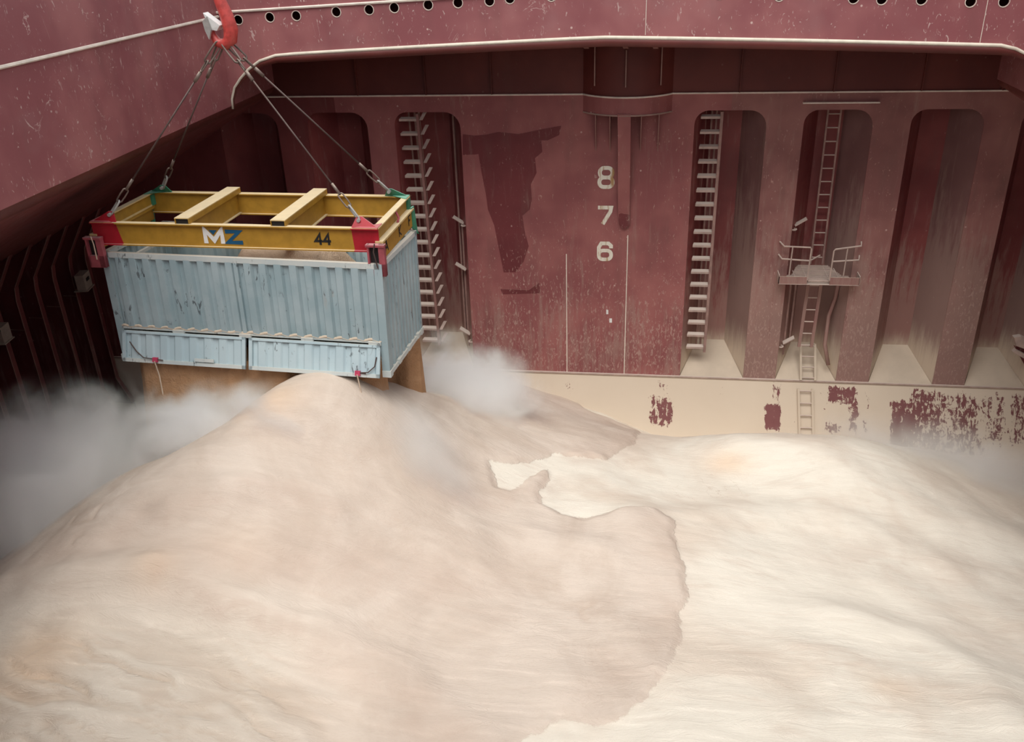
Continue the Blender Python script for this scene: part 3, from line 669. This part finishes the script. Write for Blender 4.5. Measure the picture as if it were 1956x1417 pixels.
guard_pipe('thin pipe with two tilted guard plates left of the small platform', -1, 5.02, [(.02, -.22, 6.80), (.06, -.22, 3.42)], [(-.15, -.30, 6.62), (-.15, -.30, 3.26)], [(-.02, -.05, 2.9, 5.3), (.14, .1, 3.2, 5.3)])
bp = tag(MB().tube([(6.22, .35, 5.25), (6.2, .35, 4.7), (6.08, .33, 4.15), (6.07, .28, 3.3), (6.20, .12, 2.75)], .055, 8).build('bent_pipe', MAT['fixture'], smooth=True), 'bent pipe running down from the platform to the sloping plate', 'pipe')
jb = tag(empty('junction_box', (-14.62, -1.42, 5.38), (0, 0, math.radians(12))), 'beige metal box with a dark slot on a hull frame left of the container', 'box')
MB().box(-.02, .22, -.24, .24, -.22, .22).build('housing', MAT['box'], jb)
MB().box(.225, .235, -.10, .10, .0, .09).build('slot', MAT['black'], jb)
MB().box(-.12, .26, -.27, .27, -.25, -.22).build('base_plate', MAT['box'], jb)
jb2 = tag(empty('junction_box', (-14.60, -5.0, 5.38), (0, 0, math.radians(8))), 'beige metal box at the left edge, cut off by the frame', 'box')
MB().box(-.02, .20, -.2, .2, -.2, .2).build('housing', MAT['box'], jb2); MB().box(-.1, .23, -.23, .23, -.23, -.2).build('base_plate', MAT['box'], jb2)

# ------------------------------------------------------------------ container
CL, CW, CH = 5.575, 2.245, 2.214
cont = tag(empty('container', (-6.386, -7.235, 6.374), (-.035, .010, -.044)), 'dented pale blue open-top container hanging below the yellow spreader', 'container')
h2, w2 = CL/2, CW/2; ZH = .70
def corrugated(x0, x1, z0, z1, pitch, dep, y, sgn):
    """front-facing sheet in the XZ plane; ribs bulge by dep towards sgn*Y"""
    P = []; x = x0
    n = max(1, round((x1-x0)/pitch)); p = (x1-x0)/n
    for i in range(n):
        for f, d in ((0, 0), (.30, 0), (.42, 1), (.86, 1), (.98, 0)): P.append((x0+(i+f)*p, y+sgn*dep*d))
    P.append((x1, y)); return P
def sheet(name, prof, z0, z1, mat, parent, end=False, nz=2):
    rows = [[((a, b, z) if not end else (b, a, z)) for a, b in prof] for z in np.linspace(z0, z1, nz)]
    return MB().grid(rows).build(name, mat, parent, fix=False)
for sy in (-1, 1):
    yy = sy*(w2-.06)
    for x0, x1 in ((-h2+.16, -.10), (-.02, h2-.12)):
        sheet('side_panel', corrugated(x0, x1, 0, 0, .295, .062, yy, sy), ZH, CH-.09, MAT['cont'], cont)
    MB().box(-h2+.05, h2-.05, *sorted((sy*w2, sy*(w2-.09))), CH-.10, CH).build('top_rail', MAT['cont_rail'], cont)
    MB().box(-.10, -.02, *sorted((sy*w2, sy*(w2-.07))), ZH, CH-.1).build('centre_post', MAT['cont'], cont)
    for sx in (-1, 1):
        MB().box(*sorted((sx*h2, sx*(h2-.15))), *sorted((sy*w2, sy*(w2-.12))), .0, CH).build('corner_post', MAT['cont'], cont)
    # lower rail with a bead of meal, hinges
    MB().box(-h2+.12, h2-.12, *sorted((sy*w2, sy*(w2-.10))), ZH-.035, ZH+.01).build('sill_rail', MAT['cont_rail'], cont)
    bead = MB(); bead.tube([(x, sy*(w2-.02), ZH+.02+.018*math.sin(x*21)) for x in np.linspace(-h2+.12, h2-.12, 90)], .026, 6)
    stuff(bead.build('dust_bead', MAT['cream_dust'], cont))
    for x in (-1.45, -.06, 1.2, h2-.25):
        MB().box(x-.12, x+.12, *sorted((sy*(w2+.03), sy*(w2-.02))), ZH-.07, ZH+.0).build('hinge', MAT['cont_rail'], cont)
    # drop doors, swung out at the foot
    for x0, x1 in ((-h2+.14, -.05), (.02, h2-.14)):
        piv = empty('drop_door', (0, sy*(w2+.02), ZH-.06), (-sy*math.radians(-17), 0, 0)); piv.parent = cont
        H = .62
        sheet('door_panel', corrugated(x0+.06, x1-.06, 0, 0, .30, .035, -sy*.03, sy), -H, 0, MAT['cont_door'], piv)
        for a, b, c, d in ((x0, x0+.07, -H, 0), (x1-.07, x1, -H, 0), (x0, x1, -H, -H+.07), (x0, x1, -.05, 0)):
            MB().box(a, b, *sorted((-sy*.02, sy*.025)), c, d).build('door_frame', MAT['cont_rail'] if c == -H and d < -.4 else MAT['cont_door'], piv)
        if sy < 0:
            xr_ = x0+.72 if x0 < -1 else x1-.42
            MB().box(xr_-.05, xr_+.05, -.075, -.02, -H+.03, -H+.12).build('ratchet', MAT['strap'], piv)
            MB().tube([(xr_+(-.55 if x0 < -1 else .36), -.04, -.22), (xr_+(-.40 if x0 < -1 else .33), -.05, -.40), (xr_+(-.25 if x0 < -1 else .2), -.05, -H+.10), (xr_, -.05, -H+.085), (xr_+.16, -.05, -H+.075)], .012, 5).build('strap', MAT['wire'], piv)
            MB().tube([(xr_, -.08, -H+.05), (xr_+.04, .02, -H-.25), (xr_+.09, .05, -H-.62)], .012, 5).build('rope', MAT['rope'], piv)
            if x0 < -1: MB().box(x0+1.55, x0+1.95, -.05, -.02, -H+.09, -H+.15).build('latch', MAT['cont_rail'], piv)
for sx in (-1, 1):
    sheet('end_panel', corrugated(-w2+.1, w2-.1, 0, 0, .2, .04, sx*(h2-.06), sx), .06, CH-.09, MAT['cont'], cont, end=True)
    MB().box(*sorted((sx*h2, sx*(h2-.09))), -w2+.05, w2-.05, CH-.09, CH).build('end_rail', MAT['cont_rail'], cont)
    MB().box(*sorted((sx*(h2+.01), sx*(h2-.09))), -w2+.05, w2-.05, .0, .09).build('end_rail', MAT['cont_rail'], cont)
    for q in (-.55, .1, .75):
        MB().box(*sorted((sx*(h2+.04), sx*(h2-.02))), q-.07, q+.07, .03, .13).build('end_lug', MAT['cont_rail'], cont)
    for sy in (-1, 1):
        MB().box(*sorted((sx*(h2+.02), sx*(h2-.15))), *sorted((sy*(w2+.015), sy*(w2-.13))), -.02, .11).build('corner_casting', MAT['cont_rail'], cont)
MB().box(-h2+.1, h2-.1, -.12, .12, .0, .5).build('floor_ridge', MAT['cont_in'], cont)
MB().box(-h2+.3, -h2+.36, -w2+.05, w2-.05, CH-.25, CH-.19).build('roof_bow', MAT['cont_rail'], cont)
# meal still lying in the container
def inner_heap():
    rows = []
    for j in range(17):
        v = -1+2*j/16; row = []
        for i in range(41):
            u = -1+2*i/40
            x = -6.386+u*2.62; yy = -7.235+v*.98-.044*u*2.6
            d = max(0, 1-((u-.25)/.40)**4)
            z = 7.75+.93*min(1, d*1.5)*max(0, 1-.22*((v+.3)/.7)**2)-.03*u*2.6*.35+.02*math.sin(7*u+3*v)
            row.append((x, yy, z))
        rows.append(row)
    mb = MB().grid(rows)
    o = mb.build('meal_heap', MAT['heap_in'], smooth=True, fix=False)
    tag(o, 'tan mound of meal showing over the container rim', 'meal', kind='stuff')
inner_heap()
# meal pouring out under the drop doors
def pour(name, label, x0, x1, yf, yb, ztop, zbot, seed, spread=.25):
    nx, nz = 90, 24; rg = np.random.default_rng(seed); ph = rg.random(8)*6
    def front(u, v):
        x = x0+(x1-x0)*u; e = min(u, 1-u)*12
        lump = .10*math.sin(3.1*x*2+ph[0]+2*v)+.06*math.sin(7.3*x+ph[1]-5*v)+.035*math.sin(17*x+ph[2]+9*v)+.03*math.sin(31*x+ph[3]+4*v)
        return yf-spread*v-lump*(.3+v)*.8+(.0 if e > 1 else (1-e)**2*.35)
    F_ = []; B_ = []
    for k in range(nz+1):
        v = k/nz; z = ztop+(zbot-ztop)*v
        F_.append([(x0+(x1-x0)*(i/nx)+(.10*v*(2*i/nx-1)), front(i/nx, v), z) for i in range(nx+1)])
        B_.append([(x0+(x1-x0)*(i/nx)+(.10*v*(2*i/nx-1)), yb, z) for i in range(nx+1)])
    mb = MB().grid(F_); mb.grid(B_)
    for side_ in (0, -1): mb.grid([[F_[k][side_], B_[k][side_]] for k in range(nz+1)])
    mb.grid([F_[0], B_[0]])
    o = mb.build(name, MAT['falling'], smooth=True)
    tag(o, label, 'meal', kind='stuff')
pour('pouring_meal', 'brown meal pouring out under the near doors of the container', -9.02, -3.98, -8.32, -7.7, 6.52, 3.6, 3)
pour('pouring_meal', 'brown meal pouring out at the far side of the container', -8.6, -3.68, -6.55, -6.1, 6.45, 3.4, 5, .12)

# ------------------------------------------------------------------ spreader frame
SL, SW, SH = 5.575, 2.245, .435
spr = tag(empty('spreader_frame', (-6.44, -7.12, 8.787), (-.011, .005, -.018)), 'yellow lifting spreader frame with red and green corners above the container', 'spreader')
a2, b2 = SL/2, SW/2
for sy in (-1, 1):
    corner = 'red' if sy < 0 else 'green'
    cs = .50 if sy < 0 else .42
    def beam(x0, x1, mt, nm, s0=0, s1=0):
        yw = sy*(b2-.05)
        for (y0, y1, z0, z1, kk) in ((yw-.01, yw+.01, .02, SH-.02, 1), (yw-.06, yw+.06, SH-.022, SH, 0), (yw-.055, yw+.055, 0, .022, 0)):
            pass
        mb = MB()
        mb.prism([(x0+s0, yw-.01, .02), (x1+s1, yw-.01, .02), (x1, yw-.01, SH-.02), (x0, yw-.01, SH-.02)], (0, .02, 0))
        mb.box(x0, x1, yw-.065, yw+.065, SH-.022, SH); mb.box(x0+s0, x1+s1, yw-.055, yw+.055, 0, .022)
        o = mb.build(nm, MAT[mt], spr)
        return o
    beam(-a2+cs, a2-cs, 'yellow', 'side_beam', .08, .03)
    o = beam(-a2, -a2+cs, corner if sy < 0 else 'yellow', 'beam_end', .0, .08)
    if sy < 0: o['label'] = 'red painted beam end'
    o = beam(a2-cs, a2, corner if sy < 0 else 'yellow', 'beam_end', .03, .0)
    if sy < 0: o['label'] = 'red painted beam end'
    MB().box(-a2, a2, *sorted((sy*(b2+.012), sy*(b2-.02))), SH-.004, SH+.006).build('flange_edge', MAT['yellow_pale'], spr)
    for sx in (-1, 1):
        # lifting lug: triangular plate standing on the corner
        MB().prism([(sx*(a2-.02), sy*(b2-.06), SH), (sx*(a2-.50), sy*(b2-.06), SH), (sx*(a2-.42), sy*(b2-.16), SH+.17), (sx*(a2-.32), sy*(b2-.16), SH+.17)], (0, .025, 0)).build('lifting_lug', MAT[corner], spr)
        MB().prism([(sx*a2, sy*(b2-.0), SH+.004), (sx*(a2-.46), sy*(b2-.0), SH+.004), (sx*a2, sy*(b2-.30), SH+.004)], (0, 0, .012)).build('corner_plate', MAT[corner], spr)
        # housing of the corner lock that reaches down to the container
        x0, x1 = sorted((sx*(a2+.12), sx*(a2-.20))); y0, y1 = sorted((sy*(b2+.10), sy*(b2-.0)))
        if sy < 0:
            hb = MB().box(x0, x0+.035, y0, y1, -.42, .17); hb.box(x1-.11, x1, y0, y1, -.42, .17); hb.box(x0, x1, y0, y1, -.42, -.19); hb.box(x0-.02, x1+.01, y0-.02, y1, .13, .17)
            hb.build('lock_housing', MAT['red_worn'], spr)
            MB().box(x0+.03, x1-.10, y1-.03, y1, -.19, .14).build('lock_opening', MAT['black'], spr)  # black backing painted in for the shade inside the housing
            MB().tube([((x0+x1)/2, y0-.02, .2), ((x0+x1)/2-.03*sx, y0-.03, .05), ((x0+x1)/2+.02, y0-.02, -.25)], .012, 5).build('lock_cord', MAT['rope'] if sx < 0 else MAT['wire'], spr)
        else:
            MB().prism([(sx*(a2+.02), b2-.16, .22), (sx*(a2+.02), b2+.02, .22), (sx*(a2+.06), b2+.02, -.30), (sx*(a2+.10), b2-.04, -.34), (sx*(a2+.03), b2-.14, -.20)], (sx*.04, 0, 0)).build('guide_flap', MAT['green'], spr)
            MB().box(*sorted((sx*(a2+.01), sx*(a2-.10))), b2-.18, b2-.02, .18, SH-.02).build('corner_block', MAT['green'], spr)
for sx in (-1, 1):
    xw = sx*(a2-.05)
    mb = MB().box(xw-.01, xw+.01, -b2+.06, b2-.06, .1, SH-.02); mb.build('end_beam', MAT['yellow'], spr)
    MB().box(xw-.07, xw+.06, -b2+.04, b2-.04, SH-.02, SH+.003).build('end_flange', MAT['yellow_pale'], spr)
    MB().box(*sorted((sx*(a2-.07), sx*(a2+.075))), -b2+.02, b2-.05, .165, .20).build('end_ledge', MAT['yellow_pale'], spr)
    MB().box(*sorted((sx*(a2+.02), sx*(a2+.045))), -b2+.02, b2-.05, -.15, .17).build('end_plate', MAT['yellow'], spr)
for x in (-.93, .93):
    MB().box(x-.14, x+.14, -b2+.01, b2-.01, SH+.10, SH+.118).build('cross_beam', MAT['yellow_pale'], spr)
    cbm = MB().box(x-.14, x-.125, -b2+.01, b2-.01, SH+.004, SH+.10); cbm.box(x+.125, x+.14, -b2+.01, b2-.01, SH+.004, SH+.10); cbm.build('cross_beam', MAT['yellow'], spr)
    MB().box(x-.12, x+.12, -b2+.06, b2-.06, .02, .04).build('cross_flange', MAT['yellow_pale'], spr)
    MB().box(x+.05, x+.07, -b2+.06, b2-.06, .04, SH).build('cross_web', MAT['yellow'], spr)
    MB().box(x-.12, x+.12, -b2+.03, -b2+.05, SH+.008, SH+.095).build('cross_opening', MAT['black'], spr)  # black sheet painted in for the shade inside the open channel
def spr_text(lines, w, org, mat, name, ux=(1, 0, 0), dep=(0, -.005, 0), closed=False):
    mb = MB()
    for l in lines: ribbon(mb, l, w, org, ux, (0, 0, 1), dep)
    return mb.build(name, mat, spr)
yf = -(b2-.05)-.013
o = spr_text([[(0, 0), (0, .26), (.165, .06), (.33, .26), (.33, 0)]], .085, (-.53, yf, .075), MAT['white'], 'letter_m'); o['label'] = 'white letter M'
o = spr_text([[(0, .235), (.27, .235), (.03, .03), (.32, .03)]], .075, (-.13, yf, .075), MAT['blue'], 'letter_z'); o['label'] = 'blue letter Z'
MB().prism([(-.45, yf, .33), (-.29, yf, .33), (-.37, yf, .24)], (0, -.004, 0)).build('logo_wedge', MAT['blue'], spr)
for k in (0, 1):
    spr_text([[(.085, -.01), (.085, .19), (-.005, .06), (.125, .06)]], .042, (1.60+k*.16, yf, .115), MAT['black'], 'digit_four')
xe_ = a2+.047
def end_text(lines, y0, w=.035): spr_text(lines, w, (xe_, y0, -.07), MAT['black'], 'end_letter', (0, 1, 0), (.005, 0, 0))
end_text([[(0, 0), (.09, .2), (.18, 0)], [(.04, .07), (.14, .07)]], -.92)
end_text([[(0, 0), (0, .2)], [(.14, .2), (.01, .09), (.15, 0)]], .02, .03)
end_text([[(.13, .2), (0, .2), (0, 0)], [(0, .1), (.10, .1)]], .72)
MB().tube([(a2-.01, .10, .40), (a2+.04, .10, .28), (a2+.02, .06, .20)], .025, 6).build('end_eye', MAT['red_worn'], spr)

# ------------------------------------------------------------------ hook and wire slings
MP = Vector((-6.50, -7.13, 12.42))
hk = tag(empty('crane_hook', MP), 'red crane hook with a pale latch plate gathering the four slings', 'hook')
MB().tube([(.02, 0, 1.0), (.05, 0, .55), (.13, 0, .28), (.17, 0, .05), (.13, 0, -.12), (.02, 0, -.2), (-.12, 0, -.16), (-.18, 0, -.03), (-.17, 0, .06)], [.10, .105, .12, .13, .12, .10, .085, .06, .02], 12).build('hook_body', MAT['hook'], hk, smooth=True)
MB().prism([(-.24, -.12, .34), (.03, -.12, .13), (-.05, -.10, .04), (-.17, -.10, .06)], (0, .20, .0)).build('latch_plate', MAT['white'], hk)
MB().prism([(-.27, -.14, .20), (-.17, -.16, .28), (-.13, -.16, .06), (-.20, -.14, -.10), (-.25, -.14, .05)], (0, .05, 0)).build('latch_cheek', MAT['shackle'], hk)
MB().tube([(-.02, .02, 1.0), (-.02, .02, 3.0)], .03, 6).build('hoist_wire', MAT['wire'], hk)
def oval(mb, c, ax, bx, la, wb, r):
    c, ax, bx = Vector(c), Vector(ax).normalized(), Vector(bx).normalized()
    P = []
    for t in np.linspace(0, 2*math.pi, 17)[:-1]:
        cx, sx_ = math.cos(t), math.sin(t); P.append(c+ax*(math.copysign(max(0, la-wb), cx)*(1 if abs(cx) > .05 else 0)+wb*cx)+bx*wb*sx_)
    mb.tube(P, r, 6, True)
Msp = Matrix.Translation(spr.location) @ Euler(spr.rotation_euler).to_matrix().to_4x4()
for (sx, sy, lab) in ((-1, -1, 'front left red corner'), (1, -1, 'front right red corner'), (-1, 1, 'rear left green corner'), (1, 1, 'rear right green corner')):
    end = Msp @ Vector((sx*(a2-.37), sy*(b2-.155), SH+.12)); start = MP+Vector((.05*sx-.02, .05*sy, -.17)); d = end-start; L_ = d.length; d.normalize()
    sd_ = d.orthogonal().normalized(); s2 = d.cross(sd_)
    t = tag(empty('wire_sling', start), 'rusty wire sling leg running to the %s of the spreader' % lab, 'sling', 'sling legs under the hook')
    def ov(nm, dist, la, wb, r, bx, mt):
        mb = MB(); oval(mb, d*dist, d, bx, la, wb, r); mb.build(nm, MAT[mt], t, smooth=True)
    ov('master_link', .20, .22, .062, .017, sd_, 'link'); ov('chain_link', .49, .12, .045, .015, s2, 'link')
    MB().tube([d*.62, d*.82], .034, 8).build('ferrule', MAT['link'], t, smooth=True)
    MB().tube([d*.62, d*(L_-.55)], .0165, 6).build('wire', MAT['wire'], t, smooth=True)
    MB().tube([d*(L_-.80), d*(L_-.56)], .028, 8).build('ferrule', MAT['link'], t, smooth=True)
    ov('thimble', L_-.43, .15, .05, .015, sd_, 'link'); ov('shackle', L_-.15, .16, .05, .019, s2, 'shackle')
    MB().tube([d*L_-Vector((0, .07, 0)), d*L_+Vector((0, .07, 0))], .035, 8).build('shackle_pin', MAT['shackle'], t)

# ------------------------------------------------------------------ dust raised by the pouring (real volumes)
def cloud(label, loc, size, rotz, dens, sc, seed, thr=.45, col=(.90, .985, .92), tilt=0, rag=1.35):
    """a soft-edged volume: density falls off from the middle, its edge frayed by noise"""
    bm = bmesh.new(); bmesh.ops.create_icosphere(bm, subdivisions=3, radius=1.0)
    me = bpy.data.meshes.new('dust_cloud'); bm.to_mesh(me); bm.free()
    mt = bpy.data.materials.new('airborne_dust'); mt.use_nodes = True; t = mt.node_tree; t.nodes.clear(); K = t.links.new
    out = t.nodes.new('ShaderNodeOutputMaterial'); pv = t.nodes.new('ShaderNodeVolumeScatter'); pv.inputs['Color'].default_value = (*col, 1); pv.inputs['Anisotropy'].default_value = .0
    def mth(op, x, y):
        n = t.nodes.new('ShaderNodeMath'); n.operation = op
        for q, v in ((0, x), (1, y)):
            if isinstance(v, (int, float)): n.inputs[q].default_value = v
            else: K(v, n.inputs[q])
        return n.outputs[0]
    def mrange(v, lo, hi, smooth=False):
        n = t.nodes.new('ShaderNodeMapRange'); K(v, n.inputs[0])
        if smooth: n.interpolation_type = 'SMOOTHSTEP'
        for q, x in enumerate((lo, hi, 0, 1)): n.inputs[q+1].default_value = x
        return n.outputs[0]
    tc = t.nodes.new('ShaderNodeTexCoord'); ln = t.nodes.new('ShaderNodeVectorMath'); ln.operation = 'LENGTH'; K(tc.outputs['Object'], ln.inputs[0])
    geo = t.nodes.new('ShaderNodeNewGeometry'); mp = t.nodes.new('ShaderNodeMapping'); mp.inputs['Location'].default_value = (seed*3.1, seed*1.7, seed*.9); K(geo.outputs['Position'], mp.inputs[0])
    nz = t.nodes.new('ShaderNodeTexNoise'); nz.inputs['Scale'].default_value = sc; nz.inputs['Detail'].default_value = 4; nz.inputs['Roughness'].default_value = .55; nz.inputs['Distortion'].default_value = .8; K(mp.outputs[0], nz.inputs['Vector'])
    r = mth('ADD', ln.outputs['Value'], mth('MULTIPLY', mth('SUBTRACT', nz.outputs['Fac'], .5), rag))
    edge = mrange(ln.outputs['Value'], 1.0, .82, True)
    body = mrange(r, .95, .15, True)
    d = mth('MULTIPLY', mth('MULTIPLY', mth('POWER', body, 1.6), edge), dens)
    K(d, pv.inputs['Density']); K(pv.outputs[0], out.inputs['Volume'])
    o = link('dust_cloud', me, mt); o.location = loc; o.scale = size; o.rotation_euler = (0, tilt, rotz)
    tag(o, label, 'dust', kind='stuff'); return o
cloud('grey dust cloud billowing left of the heap in front of the hull frames', (-10.1, -9.5, 4.2), (3.3, 2.6, 2.5), .6, 6.0, .85, 1)
cloud('low dust drifting along the left ridge below the container doors', (-7.3, -9.1, 5.35), (3.4, 1.2, 1.1), -.22, 6.0, 1.0, 2, tilt=-.25)
cloud('pale dust puff right of the container against the wide panel', (-2.85, -4.9, 4.15), (2.2, 1.7, 1.5), -.3, 6.0, .95, 3, tilt=.35)
cloud('thin white haze over the valley behind the right hand mound', (8.2, -3.0, 1.6), (5.0, 2.2, 1.3), -.1, 1.3, .6, 4)
cloud('faint dust veil drifting down the near slope of the tall heap', (-3.2, -8.9, 5.15), (2.0, 1.1, .9), -.5, 1.6, .9, 5, tilt=.45)
